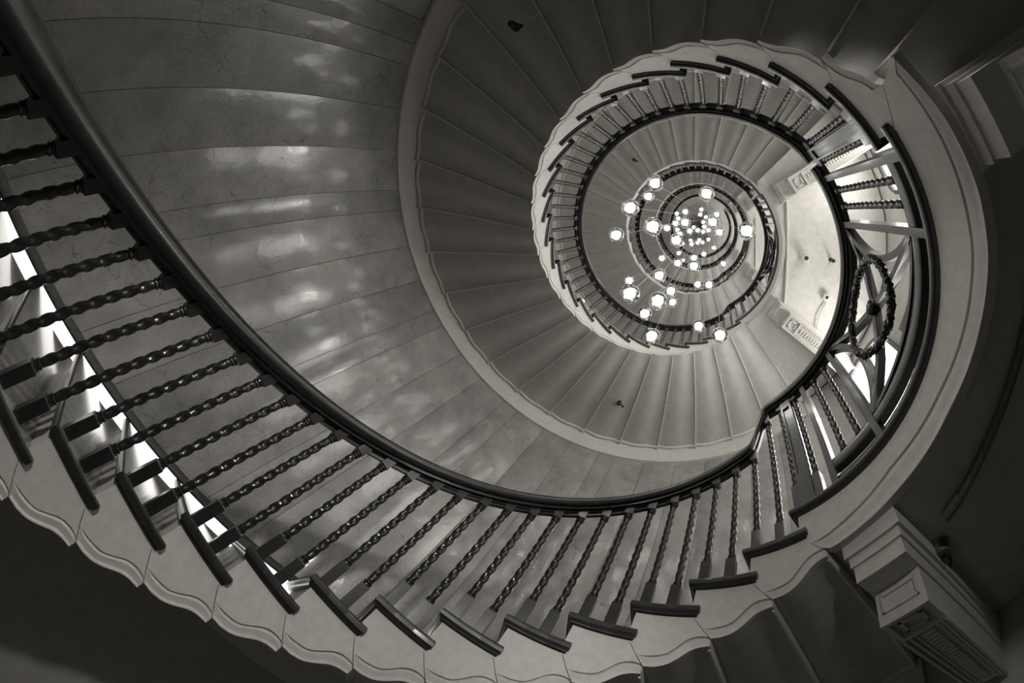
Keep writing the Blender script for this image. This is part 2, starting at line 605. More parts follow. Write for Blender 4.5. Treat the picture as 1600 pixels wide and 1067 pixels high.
# ------------------------------------------------------------------ landings
LBOT = [(0, -0.325), (4, -0.332), (7, -0.337), (23, -0.306), (38, -0.299), (51, -0.339), (62, -0.384), (70, -0.40), (80, -0.391), (90, -0.358)]
LGRV = [(2, -0.26), (6, -0.25), (23, -0.17), (39, -0.19), (52, -0.245), (62, -0.285), (77, -0.305), (90, -0.31)]
LANDLAB = {
    1: 'nearest stair landing, broad pale curved edge down the right side carrying the wreath panel',
    2: 'second stair landing, pale curved edge beside the brightly lit ceiling',
    3: 'third stair landing, small pale edge at the inner right of the spiral',
    4: 'fourth stair landing, tiny curved edge beside the upper globes',
    5: 'top stair landing directly under the ceiling of the well'}
for n, (a0, a1, z) in LAND.items():
    D = D1 if n == 1 else D2
    span = a1 - a0
    root = empty('stair_landing', P(2.0, (a0 + a1) / 2, z))
    inv = Matrix.Translation(-root.location)

    def part(name, vf, m, smooth=False):
        o = link(name, mesh(name, vf[0], vf[1], m, smooth), root)
        o.matrix_local = inv
        return o
    # stringer with bead
    cols = []
    N = 44
    aend = span + 9.0
    for i in range(N + 1):
        rel = aend * i / N
        a = a0 + rel
        t = -0.035
        if rel > span + 0.6:
            t = lerp_table([(span + 0.6, -0.04), (span + 7.1, -0.184), (span + 7.3, -0.30), (span + 9, -0.37)], rel)
        if rel < 5:
            b = lerp_table([(0, -0.2105), (1.0, -0.2105), (3.08, -0.274), (5, -0.328)], rel)
        else:
            b = lerp_table(LBOT, rel * 90 / (span + 9))
        g = lerp_table(LGRV, rel * 90 / (span + 9))
        if rel < 3.08:
            g = b + 0.001
        g = min(max(g, b + 0.001), t - 0.001)
        bead = min(1.0, (g - b) / 0.06)
        col = [P(RI, a, z + t), P(RI, a, z + min(t, g + 0.012 * bead)), P(RI + 0.016 * bead, a, z + min(t, g + 0.012 * bead)), P(RI + 0.016 * bead, a, z + g)]
        for f, d in ((0.97, 0.004), (0.9, -0.002), (0.7, -0.002), (0.45, 0.003), (0.22, 0.006), (0.12, 0.0), (0.08, -0.007), (0.0, -0.007)):
            col.append(P(RI + d * bead, a, z + b + (g - b) * f))
        col += [P(RI + 0.04, a, z + b), P(RI + 0.04, a, z + t)]
        cols.append(col)
    st = part('landing_stringer', grid(cols, close_v=True, caps=True), [M['plaster'], M['soffit']], True)
    for j, pf in enumerate(st.data.polygons):
        if j % 14 == 11:
            pf.material_index = 1
    zs = -0.296
    sm = MB().sector(RI + 0.035, RO, a0 + 4.8, a1 + 9.0, z + zs, z - 0.04, 18)
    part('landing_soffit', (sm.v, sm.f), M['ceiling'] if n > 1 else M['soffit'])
    lay = []
    for dz, ins in ((0.028, 0.010), (0.020, 0.001), (0.012, 0.0), (-0.006, 0.0), (-0.014, 0.004), (-0.018, 0.016), (-0.026, 0.018), (-0.035, 0.026)):
        da = math.degrees(ins / 1.38)
        lay.append((R0 + ins, RI + 0.09, a0 - OVF + da, a1 + OVB - da, z + dz))
    part('landing_nosing', loft_sector(lay, 22), M['tread'], True)
    sm = MB().sector(RI + 0.07, RO - 0.005, a0, a1 + 1, z - 0.05, z + 0.02, 18)
    part('landing_floor', (sm.v, sm.f), M['tread'])
    sm = MB().sector(RI + 0.004, RO - 0.01, a0, a0 + 0.9, z - RISE + 0.02, z - 0.02, 1)
    part('riser', (sm.v, sm.f), M['plaster'])
    tag(root, LANDLAB[n], 'landing')

# ------------------------------------------------------------------ balustrades
BLK = 0.0275


def twist_mesh(name, z0, z1, knob=False):
    """barley-sugar shaft between the blocks, with collars"""
    rows = []
    n = 12
    ring = [(0.026, z0), (0.026, z0 + 0.007), (0.0205, z0 + 0.010), (0.0245, z0 + 0.016), (0.0245, z0 + 0.023), (0.018, z0 + 0.028)]
    rows += [[(r * cos(2 * pi * k / n), r * sin(2 * pi * k / n), z) for k in range(n)] for r, z in ring]
    za, zb = z0 + 0.034, z1 - (0.055 if knob else 0.034)
    m = max(36, int((zb - za) / 0.011))
    for i in range(m + 1):
        z = za + (zb - za) * i / m
        e = min(1, min(i, m - i) / 3)
        ph = 2 * pi * (z - za) / 0.105
        row = []
        for k in range(n):
            t = 2 * pi * k / n
            r = 0.0145 + 0.0088 * (0.6 * (1 - e) + e * abs(cos(t - ph * 0.75)) ** 0.8)
            row.append((r * cos(t), r * sin(t), z))
        rows.append(row)
    if knob:
        top = [(0.018, z1 - 0.05), (0.027, z1 - 0.042), (0.032, z1 - 0.028), (0.028, z1 - 0.012), (0.018, z1 - 0.004), (0.026, z1)]
    else:
        top = [(0.018, z1 - 0.028), (0.0245, z1 - 0.023), (0.0245, z1 - 0.016), (0.0205, z1 - 0.010), (0.026, z1 - 0.007), (0.026, z1)]
    rows += [[(r * cos(2 * pi * k / n), r * sin(2 * pi * k / n), z) for k in range(n)] for r, z in top]
    v, f = grid(rows, close_v=True, caps=True)
    return mesh(name, v, f, M['wood'], True)


def block_mesh(name, spans, tilt=0.0):
    """square blocks (bottom, top), corners chamfered"""
    b = MB()
    for z0, z1, zt in spans:
        h = BLK
        c = 0.006
        rows = []
        if zt:                                  # top block follows the pitch of the rail
            for z, e in ((z0, h - c), (z0 + 0.008, h), (z1, h)):
                rows.append([(e * sx, e * sy, z + (tilt * e * -sy if z == z1 else 0)) for sx, sy in ((-1, -1), (1, -1), (1, 1), (-1, 1))])
        else:
            for z, e in ((z0, h), (z1 - 0.008, h), (z1, h - c)):
                rows.append([(e * sx, e * sy, z) for sx, sy in ((-1, -1), (1, -1), (1, 1), (-1, 1))])
        b.add(*grid(rows, close_v=True, caps=True))
    return mesh(name, b.v, b.f, M['wood'])


def place(r, a, z):
    return Matrix.Translation(Vector(P(r, a, z))) @ Matrix.Rotation(-radians(a), 4, 'Z')


# heights above the fit plane of the tread
B_BASE, B_TOP = 0.02, 0.184
U1, U2 = 0.855, 0.938
RB1, RB2 = 0.955, 1.04
me_blk = block_mesh('baluster', [(B_BASE, B_TOP, 0)])
me_top = [block_mesh('upper_block', [(U1, RB1, 1)], 0.6), block_mesh('upper_block', [(U2, RB2, 1)], 0.6), block_mesh('upper_block', [(1.25, 1.37, 1)], 0.6)]
me_tw = [twist_mesh('twisted_shaft', B_TOP, U1), twist_mesh('twisted_shaft', B_TOP, U2), twist_mesh('twisted_shaft', B_TOP, 1.25)]


def rail_z(n, k, D, up):
    """underside of the handrail above the reference landing for step coordinate k"""
    return 0.915 + k * RISE


RAIL = [(1.352, 0.028), (1.345, 0.045), (1.344, 0.062), (1.349, 0.082), (1.360, 0.098), (1.378, 0.109), (1.400, 0.113), (1.425, 0.111),
        (1.445, 0.102), (1.460, 0.086), (1.466, 0.066), (1.465, 0.05), (1.458, 0.03), (1.448, 0.022), (1.446, 0.0), (1.374, 0.0), (1.372, 0.022), (1.358, 0.021)]
SUB = [(1.404, -0.038), (1.404, -0.026), (1.412, -0.023), (1.412, -0.013), (1.404, -0.010), (1.402, 0.004), (1.434, 0.004), (1.432, -0.010),
       (1.424, -0.013), (1.424, -0.023), (1.432, -0.026), (1.432, -0.038)]


def smooth(t):
    t = max(0.0, min(1.0, t))
    return t * t * (3 - 2 * t)


def railing(label, path, bal):
    root = empty('stair_balustrade', P(RB, path[0][0], path[0][1] - 0.9))
    inv = Matrix.Translation(-root.location)
    for name, prof in (('handrail', RAIL), ('sub_rail', SUB)):
        v, f = helix_strip(prof, path)
        o = link(name, mesh(name, v, f, M['wood'], True), root)
        o.matrix_local = inv
    for which, a, z in bal:
        b = link('baluster', me_blk, root, inv @ place(RB, a, z))
        link('twisted_shaft', me_tw[which], b)
        link('upper_block', me_top[which], b)
    return root


def land_rail(n):
    return LAND[n][2] + 1.215


F_LAB = ['nearest balustrade, big dark moulded handrail and twisted balusters sweeping across the lower left',
         'second balustrade, ring of light-struck twisted balusters above the nearest landing',
         'third balustrade, small dark ring of balusters behind the largest globes',
         'fourth balustrade, thin dark ring around the cluster of small globes',
         'topmost balustrade, smallest dark dotted ring just below the ceiling']
for fi, (n, D, ks, lab) in enumerate(FLIGHTS):
    a_ref = LAND[n][0] if ks[0] < 0 else LAND[n][1] - D
    z_ref = LAND[n][2]
    path = []
    lo = ks[0] - 0.3
    hi = 0.0 if ks[0] < 0 else 25.0
    N = int((hi - lo) * 4)
    for i in range(N + 1):
        k = lo + (hi - lo) * i / N
        a = a_ref + k * D
        z = 0.915 + k * RISE
        if ks[0] > 0:                               # leave the landing rail below
            if a < LAND[n][1] + 0.2:
                continue
            s = smooth((a - LAND[n][1]) / (1.3 * D))
            z = (1 - s) * 1.215 + s * z
        top = 0.0 if ks[0] < 0 else 25 * RISE
        d = hi - k
        if d < 1.0:                                 # ease up to the landing rail above
            s = smooth((1.0 - d) / 0.72)
            z = (1 - s) * z + s * (top + 1.215)
        path.append((a, z_ref + z))
    # denser near the upper ease
    tail = []
    for i in range(13):
        k = hi - 1.05 + 1.05 * i / 12
        s = smooth((1.0 - (hi - k)) / 0.72)
        z = (1 - s) * (0.915 + k * RISE) + s * ((0 if ks[0] < 0 else 25 * RISE) + 1.215)
        tail.append((a_ref + k * D, z_ref + z))
    path = [p for p in path if p[0] < tail[0][0] - 0.5] + tail
    bal = []
    for k in ks:
        for w_, fr in ((0, 0.075), (1, 0.575)):
            t_ = 2 if (k == ks[-1] and w_ == 1) else (1 if k == 1 else w_)   # taller ones where the rail eases up
            bal.append((t_, a_ref + (k + fr) * D, z_ref + k * RISE))
    o = railing(lab, path, bal)
    tag(o, F_LAB[fi], 'balustrade', None)

# landing balustrades: wreath panel between plain posts, twisted balusters, panelled newels
LB0, LB1 = 0.02, 1.235


def arc_pts(c, r, a0, a1, n):
    return [(c[0] + r * cos(a0 + (a1 - a0) * i / n), c[1] + r * sin(a0 + (a1 - a0) * i / n)) for i in range(n + 1)]


def flat_bar(pts, wdt, d0, d1, A0, Z0):
    """bar following 2-D pts (metres along the arc, height) bent on the balustrade cylinder, from radius d0 to d1"""
    rows = []
    for i, (x, y) in enumerate(pts):
        xa, ya = pts[max(i - 1, 0)]
        xb, yb = pts[min(i + 1, len(pts) - 1)]
        tx, ty = xb - xa, yb - ya
        l = sqrt(tx * tx + ty * ty) or 1
        nx, ny = -ty / l * wdt / 2, tx / l * wdt / 2
        row = []
        for r, s in ((d0, 1), (d0, -1), (d1, -1), (d1, 1)):
            row.append(P(r, A0 + math.degrees((x + nx * s) / RB), Z0 + y + ny * s))
        rows.append(row)
    return grid(rows, close_v=True, caps=True)


me_lblk = block_mesh('baluster', [(LB0, 0.25, 0)])
me_ltop = block_mesh('upper_block', [(1.155, 1.24, 0)])
me_ltw = twist_mesh('twisted_shaft', 0.25, 1.155)
me_ctw = twist_mesh('twisted_shaft', 0.255, 1.17, True)
L_LAB = {1: 'nearest landing railing, carved wreath over crossed bars between plain posts at right',
         2: 'second landing railing with crossed bars, dark against the grey landing soffit',
         3: 'third landing railing, small dark bars right of the globe cluster',
         4: 'fourth landing railing, tiny dark curve near the top of the well',
         5: 'top landing railing directly below the ceiling'}
for n, (a0, a1, z) in LAND.items():
    sc = (a1 - a0) / 81.0
    root = empty('landing_balustrade', P(RB, (a0 + a1) / 2, z))
    inv = Matrix.Translation(-root.location)

    def part(name, vf, m, smooth=False, parent=None):
        o = link(name, mesh(name, vf[0], vf[1], m, smooth), parent or root)
        if parent is None:
            o.matrix_local = inv
        return o
    zr = z + 1.215
    hp = [(a0 + (a1 - a0 + 0.4) * i / 40, zr) for i in range(41)]
    part('handrail', helix_strip(RAIL, hp), M['wood'], True)
    part('sub_rail', helix_strip(SUB, hp), M['wood'], True)
    sm = MB().sector(RB + 0.0, RB + 0.05, a0 + 10 * sc, a0 + 77 * sc, z + 0.02, z + 0.125, 24)
    part('kerb', (sm.v, sm.f), M['wood'])
    bp = [(a0 + sc * (10.0 + (77.0 - 10.0) * i / 36), z) for i in range(37)]
    part('bottom_rail', helix_strip([(RB - 0.022, 0.165), (RB - 0.027, 0.18), (RB - 0.027, 0.225), (RB - 0.02, 0.25), (RB + 0.02, 0.25), (RB + 0.027, 0.225), (RB + 0.027, 0.165)], bp), M['wood'], True)
    for rel in (0.3, 5.9, 81.6, 87.4):
        zz = z + (RISE if rel > 81.1 and False else 0)
        if rel in (81.6, 87.4):
            continue                                  # these stand on the first tread of the next flight
        b = link('baluster', me_lblk, root, inv @ place(RB, a0 + rel, z))
        link('twisted_shaft', me_ltw, b)
        link('upper_block', me_ltop, b)
    for rel in (14.5, 19.4, 68.1, 72.8):
        link('twisted_baluster', me_ctw, root, inv @ place(RB, a0 + rel * sc, z))
    for rel in (10.3, 24.0, 63.2, 77.0):              # plain posts, standing proud of the rails
        m_ = MB()
        hw = 0.85
        m_.sector(RB - 0.034, RB + 0.03, a0 + rel * sc - hw, a0 + rel * sc + hw, z + LB0, z + 1.30 - 0.06, 1)
        part('post', (m_.v, m_.f), M['wood'])
    for rel, zb in ((2.9, 0.0), (84.4, RISE)):        # panelled newels
        A = a0 + rel * (1 if rel < 40 else sc)
        m_ = MB()
        m_.sector(RB - 0.024, RB + 0.03, A - 1.9, A + 1.9, z + zb + LB0, z + zb * 0.3 + 1.2, 3)
        nw = part('newel', (m_.v, m_.f), M['wood'])
        m_ = MB()
        zt, zl = z + 1.1, z + zb + 0.3
        for aa, ab, z0_, z1_ in ((-1.9, -1.25, z + zb + LB0, z + zb * .3 + 1.2), (1.25, 1.9, z + zb + LB0, z + zb * .3 + 1.2), (-1.25, 1.25, zt, z + zb * .3 + 1.2), (-1.25, 1.25, z + zb + LB0, zl)):
            m_.sector(RB - 0.036, RB - 0.02, A + aa, A + ab, z0_, z1_, 2)
        link('newel_frame', mesh('newel_frame', m_.v, m_.f, M['wood']), nw)
    # wreath panel
    C = a0 + 43.6 * sc
    hw = math.radians(18.7 * sc) * RB
    yc, hh = 0.735, 0.485
    for sgn in (-1, 1):
        dpt = 0.16
        rad_ = (hh * hh + dpt * dpt) / (2 * dpt)
        ang = math.asin(hh / rad_)
        pts = [(sgn * (hw - dpt + rad_ - rad_ * cos(t)), yc + rad_ * sin(t)) for t in [(-ang + 2 * ang * i / 20) for i in range(21)]]
        part('arched_bar', flat_bar(pts, 0.04, RB - 0.03, RB + 0.03, C, z), M['wood'], True)
        part('diagonal_bar', flat_bar([(-hw * 1.0, yc - sgn * hh), (-hw * .5, yc - sgn * hh * .5), (0, yc), (hw * .5, yc + sgn * hh * .5), (hw, yc + sgn * hh)], 0.036, RB - 0.028 + 0.002 * sgn, RB + 0.028 + 0.002 * sgn, C, z), M['wood'])
        part('edge_bar', flat_bar([(-hw + 2 * hw * i / 16, yc + sgn * (hh - 0.10 * (1 - (2 * i / 16 - 1) ** 2) * 0.35)) for i in range(17)], 0.026, RB - 0.026, RB + 0.026, C, z), M['wood'])
    # carved wreath: a rope of leaves
    rows = []
    NW, K = 288, 14
    for i in range(NW):
        t = 2 * pi * i / NW
        rr = 0.026 + 0.002 * sin(t * 14) + 0.001 * sin(t * 61 + 1)
        row = []
        for k in range(K):
            u = 2 * pi * k / K
            q = rr * (1 + 0.11 * sin(3 * u + t * 30) + 0.09 * sin(4 * u - t * 52) + 0.05 * sin(6 * u + t * 90))
            x = (0.29 + q * cos(u)) * cos(t)
            y = (0.29 + q * cos(u)) * sin(t)
            row.append(P(RB - 0.03 + q * sin(u), C + math.degrees(x / RB), z + yc + 0.02 + y))
        rows.append(row)
    wr = part('wreath', grid(rows, close_u=True, close_v=True), M['wood'], True)
    if n <= 2:
        lf = MB()
        for i in range(96):                            # leaf tips standing out of the rope
            t = 2 * pi * i / 96 + random.uniform(-.03, .03)
            u = random.uniform(pi * 0.9, pi * 2.1)
            ln = random.uniform(0.012, 0.02)
            d = 1 if (t % pi) < pi / 2 else -1
            base = (0.29 + 0.026 * cos(u), RB - 0.03 + 0.026 * sin(u))
            pts = []
            for dt, wd, hgt in ((-0.06, 0, -0.002), (-0.01, 1, 0.003), (-0.01, -1, 0.003), (0.06 * d, 0, 0.006)):
                rr = base[0] + wd * 0.011
                pts.append(P(base[1] - hgt, C + math.degrees(rr * cos(t + dt) / RB), z + yc + 0.02 + rr * sin(t + dt)))
            lf.add(pts, [(0, 1, 3), (0, 3, 2), (0, 2, 1), (1, 2, 3)])
        lo = link('carved_leaves', mesh('carved_leaves', lf.v, lf.f, M['wood']), wr)
        lo['kind'] = 'stuff'
    m_ = MB()
    rose = []
    for i in range(7):
        rr = [0.0, 0.016, 0.03, 0.036, 0.048, 0.046, 0.05][i]
        off = [-0.062, -0.06, -0.05, -0.054, -0.044, -0.03, 0.0][i]
        rose.append([P(RB + off, C + math.degrees((rr * (1 + (0.12 * cos(8 * 2 * pi * k / 32) if i > 2 else 0))) * cos(2 * pi * k / 32) / RB), z + yc + rr * (1 + (0.12 * cos(8 * 2 * pi * k / 32) if i > 2 else 0)) * sin(2 * pi * k / 32)) for k in range(32)])
    part('rosette', grid(rose, close_v=True, caps=True), M['wood'], True)
    tag(root, L_LAB[n], 'railing')

# ------------------------------------------------------------------ stairwell walls (setting)
ZB, ZT = -2.62, 22.2
m_ = MB()
rows = []
for i in range(97):
    a = 360 * i / 96
    rows.append([P(RO + 0.03, a, ZB), P(RO + 0.03, a, ZT), P(RO + 0.2, a, ZT), P(RO + 0.2, a, ZB)])
v, f = grid(rows, close_v=True)
wall = link('wall_stairwell', mesh('wall_stairwell', v, f, M['wall'], True))
tag(wall, 'round stairwell wall behind the polished stone panels', kind='structure')
JOINTS = [124.9, 129.4, 133.6, 142.35, 151.0, 159.5, 164.1, 172.7, 181.25, 189.55, 194.05, 202.6, 211.0, 219.8, 224.35, 232.9, 241.2, 249.75, 254.1,
          262.5, 271.3, 279.7, 284.2, 292.5, 301.1, 309.4]


def wall_low(a):      # skirting cap of flight 1 (turn 0)
    return Z1 + (a - 360 - LAND[1][0]) / D1 * RISE


def wall_high(a):     # lower edge of the wall stringer of flight 2
    k = (a - (LAND[1][1] - D2)) / D2
    return Z1 + k * RISE + lerp_table(WALLDZ, k)


def panel(a, b, lo0, lo1, hi0, hi1):
    g = 0.0022
    da = math.degrees(g / RO)
    a, b = a + da, b - da
    v = []
    cols = 5
    front, back = [], []
    ca = RO * cos(radians((b - a) / 2))
    for i in range(cols):
        t = i / (cols - 1)
        ang = a + (b - a) * t
        bow = 0.006 * (1 - (2 * t - 1) ** 2)
        # nearly flat slab: the chord between its two edges, very slightly bowed
        rr = ca / cos(radians(ang - (a + b) / 2)) + 0.0 - bow * 0.3
        rr += (0.004 if i in (0, cols - 1) else 0)
        lo = lo0 + (lo1 - lo0) * t
        hi = hi0 + (hi1 - hi0) * t
        front.append([P(rr, ang, lo), P(rr, ang, hi)])
        back.append([P(RO + 0.03, ang, hi), P(RO + 0.03, ang, lo)])
    rows = [f_ + b_ for f_, b_ in zip(front, back)]
    return grid(rows, close_v=True, caps=True)


for turn in (0, 1):
    for a, b in zip(JOINTS, JOINTS[1:]):
        if turn == 0:
            lo0, lo1 = wall_low(a) + 0.1, wall_low(b) + 0.1
            hi0, hi1 = wall_high(a) + 0.06, wall_high(b) + 0.06
        else:
            lo0, lo1 = [Z1 + (q - (LAND[1][1] - D2)) / D2 * RISE + 0.1 for q in (a, b)]
            hi0, hi1 = lo0 + 3.45, lo1 + 3.45
        v, f = panel(a, b, lo0, lo1, hi0, hi1)
        o = link('stone_panel', mesh('stone_panel', v, f, M['stone'], True), wall)
# floor and ceiling
m_ = MB()
m_.lathe([(RO + 0.2, ZB - 0.2), (RO + 0.2, ZB)], n=64)
tag(m_.build('floor', M['floor']), 'dark floor of the stairwell', kind='structure')
m_ = MB()
m_.lathe([(RO + 0.2, ZT), (RO + 0.2, ZT + 0.2)], n=64)
tag(m_.build('ceiling', M['ceiling']), 'pale ceiling closing the top of the well', kind='structure')

# ------------------------------------------------------------------ landing lobbies: beams, windows, conduits
ti = 0
for n in (1, 2, 3, 4, 5):
    z = LAND[n][2] - 0.365
    for ang in ((-33.0, 31.4) if n == 1 else (-32.3, 30.2)):
        ti += 1
        ca = Vector((cos(radians(ang)), -sin(radians(ang)), 0))
        sa = Vector((sin(radians(ang)), cos(radians(ang)), 0))
        root = empty('trim_%d' % ti, tuple(ca * 1.5 + Vector((0, 0, z))))
        inv = Matrix.Translation(-root.location)
        r1 = 1.44 if n == 1 else 1.53

        def blk(name, x0, x1, hw, z0, z1, m, par=None):
            q = MB()
            p = [ca * x + sa * y + Vector((0, 0, zz)) for zz in (z + z0, z + z1) for x, y in ((x0, -hw), (x1, -hw), (x1, hw), (x0, hw))]
            q.hexa([tuple(t) for t in p])
            o = link(name, mesh(name, q.v, q.f, m), par or root)
            if par is None:
                o.matrix_local = inv
            return o
        blk('cornice', r1 - 0.03, RO, 0.145, -0.035, 0.072, M['plaster'])
        blk('cornice', r1 - 0.012, RO, 0.13, -0.085, -0.035, M['plaster'])
        blk('cornice', r1, RO, 0.12, -0.165, -0.085, M['plaster'])
        body = blk('beam_body', r1 + 0.14, RO, 0.11, -0.31, -0.165, M['plaster'])
        # raised panels: two nested frames on the end face and underside, dentils along the underside
        for y0, y1, zz0, zz1 in ((-0.085, 0.085, -0.205, -0.195), (-0.085, 0.085, -0.285, -0.275), (-0.085, -0.075, -0.285, -0.195), (0.075, 0.085, -0.285, -0.195)):
            q = MB()
            p = [ca * x + sa * y + Vector((0, 0, zz)) for zz in (z + zz0, z + zz1) for x, y in ((r1 + 0.13, y0), (r1 + 0.15, y0), (r1 + 0.15, y1), (r1 + 0.13, y1))]
            q.hexa([tuple(t) for t in p])
            link('panel_frame', mesh('panel_frame', q.v, q.f, M['plaster']), body)

        def under(name, x0, x1, y0, y1, zz0, zz1):
            q = MB()
            p = [ca * x + sa * y + Vector((0, 0, zz)) for zz in (z + zz0, z + zz1) for x, y in ((x0, y0), (x1, y0), (x1, y1), (x0, y1))]
            q.hexa([tuple(t) for t in p])
            return link(name, mesh(name, q.v, q.f, M['plaster']), body)
        zb = -0.31
        xa, xb = r1 + 0.14, r1 + 0.36
        for y0, y1, x0, x1 in ((-0.11, -0.085, xa, xb), (0.085, 0.11, xa, xb), (-0.085, 0.085, xa, xa + 0.025), (-0.085, 0.085, xb - 0.025, xb)):
            under('panel_frame', x0, x1, y0, y1, zb - 0.025, zb)
        for y0, y1, x0, x1 in ((-0.055, -0.04, xa + 0.055, xb - 0.055), (0.04, 0.055, xa + 0.055, xb - 0.055), (-0.055, 0.055, xa + 0.055, xa + 0.07), (-0.055, 0.055, xb - 0.07, xb - 0.055)):
            under('panel_frame', x0, x1, y0, y1, zb - 0.018, zb)
        for y0, y1, d in ((-0.11, -0.095, 0.03), (-0.085, -0.07, 0.02), (0.07, 0.085, 0.02), (0.095, 0.11, 0.03), (-0.06, -0.05, 0.012), (0.05, 0.06, 0.012)):
            under('moulding', xb, RO, y0, y1, zb - d, zb)
        x = xb + 0.04
        while x < RO - 0.1 and n < 4:
            under('dentil', x, x + 0.025, -0.03, 0.03, zb - 0.022, zb)
            x += 0.045
        tag(root, '%s %s' % ('lower stepped radial beam with panelled end and dentils' if ang < 0 else 'upper stepped radial beam with panelled end and dentils',
            ['under the nearest landing in shadow', 'beside the bright ceiling of the second landing', 'under the third landing', 'under the fourth landing', 'under the top landing'][n - 1]), kind='structure')

def arched(n, c, WA, z0, zt, rise, label, nlights, root_name):
    root = empty(root_name, P(RO, c, z0))
    inv = Matrix.Translation(-root.location)

    def arch(a):
        return zt + rise * sqrt(max(0.0, 1 - ((a - c) / (WA + 0.5)) ** 2))
    cols = [c - WA + 2 * WA * i / nlights for i in range(nlights + 1)]
    mid = z0 + (zt - z0) * 0.5
    for i in range(nlights):
        for lo, hi in ((z0, mid), (mid, None)):
            rows = []
            for j in range(7):
                a = cols[i] + 0.35 + (cols[i + 1] - cols[i] - 0.7) * j / 6
                h = hi - 0.02 if hi else arch(a)
                rows.append([P(RO - 0.005, a, lo + 0.02), P(RO - 0.005, a, h), P(RO + 0.02, a, h), P(RO + 0.02, a, lo + 0.02)])
            v, f = grid(rows, close_v=True, caps=True)
            o = link('pane', mesh('pane', v, f, M['pane']), root)
            o.matrix_local = inv
    q = MB()
    for a in cols:
        q.sector(RO - 0.04, RO + 0.03, a - 0.5, a + 0.5, z0 - 0.04, arch(a) + 0.03, 1)
    for zz in (z0, mid):
        q.sector(RO - 0.04, RO + 0.03, c - WA, c + WA, zz - 0.025, zz + 0.025, 12)
    rows = []
    for j in range(25):
        a = c - WA - 0.5 + (2 * WA + 1) * j / 24
        h = arch(a)
        rows.append([P(RO - 0.045, a, h - 0.01), P(RO - 0.045, a, h + 0.07), P(RO + 0.03, a, h + 0.07), P(RO + 0.03, a, h - 0.01)])
    q.add(*grid(rows, close_v=True, caps=True))
    o = link('window_frame', mesh('window_frame', q.v, q.f, M['frame']), root)
    o.matrix_local = inv
    tag(root, label, kind='structure')


WHERE = ['behind the nearest wreath railing', 'at the second landing', 'at the third landing', 'at the fourth landing', 'at the top landing']
wi = 0
for n in (1, 2, 3, 4, 5):
    z = LAND[n][2]
    for c, hw, side in ((26.0, 9.5, 'upper'), (-27.0, 8.0, 'lower')):
        wi += 1
        arched(n, c, hw, z + 0.8, z + 3.2, 0.3, '%s arched window %s' % (side, WHERE[n - 1]), 1 if hw < 9 else 2, 'window_%d' % wi)
    root = empty('door_%d' % n, P(RO, 0, z))
    inv = Matrix.Translation(-root.location)
    for c in (-6.8, 6.8):
        q = MB().sector(RO - 0.03, RO + 0.03, c - 6.7, c + 6.7, z + 0.02, z + 2.75, 4)
        leaf = link('door_leaf', mesh('door_leaf', q.v, q.f, M['wood']), root)
        leaf.matrix_local = inv
        q = MB()
        for z0_, z1_ in ((0.25, 1.0), (1.15, 2.6)):
            q.sector(RO - 0.045, RO - 0.03, c - 4.6, c + 4.6, z + z0_, z + z1_, 4)
        link('door_panel', mesh('door_panel', q.v, q.f, M['wood']), leaf)['kind'] = 'stuff'
    q = MB().sector(RO - 0.06, RO + 0.03, -15, 15, z + 2.77, z + 2.92, 8)
    q.sector(RO - 0.05, RO + 0.03, -15, -13.6, z + 0.02, z + 2.77, 1)
    q.sector(RO - 0.05, RO + 0.03, 13.6, 15, z + 0.02, z + 2.77, 1)
    o = link('door_frame', mesh('door_frame', q.v, q.f, M['frame']), root)
    o.matrix_local = inv
    tag(root, 'dark panelled double door ' + WHERE[n - 1], kind='structure')
# conduits and ceiling devices
for n, x, y0, y1, lab in ((1, 1.60, 0.10, 0.60, 'dark conduit pipe on the shadowed soffit at the right edge'),
                          (2, 1.445, -0.70, 0.74, 'straight conduit pipe along the edge of the bright ceiling'),
                          (3, 1.50, -0.44, 0.95, 'thin conduit pipe under the third landing')):
    z = LAND[n][2] - 0.298
    root = empty('conduit_pipe', (x, y0, z - 0.03))
    inv = Matrix.Translation(-root.location)
    ya = y0 - (1.0 if n == 1 else 0)
    q = MB().tube([(x + (0.06 if n == 1 else 0), ya, z - 0.026), (x, y1, z - 0.026)], 0.02, 10)
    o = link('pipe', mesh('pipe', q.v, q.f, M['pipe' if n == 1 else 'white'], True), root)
    o.matrix_local = inv
    q = MB().tube([(x - 0.005, y1 - 0.02, z - 0.028), (x - 0.025, y1 + 0.09, z - 0.028)], 0.026, 10)
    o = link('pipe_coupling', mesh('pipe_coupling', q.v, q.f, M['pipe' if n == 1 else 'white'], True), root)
    o.matrix_local = inv
    tag(root, lab, 'pipe')


def drop_head(name, loc, r, h, lab, cat, m='white'):
    root = empty(name, loc)
    q = MB().lathe([(r * 1.15, 0), (r * 1.15, -0.012), (r * 0.8, -0.018), (r * 0.7, -h * 0.6), (r, -h * 0.75), (r * 0.95, -h), (r * 0.5, -h * 1.08)], n=18)
    link('body', mesh('body', q.v, q.f, M[m], True), root)
    q = MB().lathe([(r * 0.35, -h * 1.0), (r * 0.4, -h * 1.15), (r * 0.25, -h * 1.2)], n=12)
    link('lens', mesh('lens', q.v, q.f, M['dark'], True), root)
    return tag(root, lab, cat)


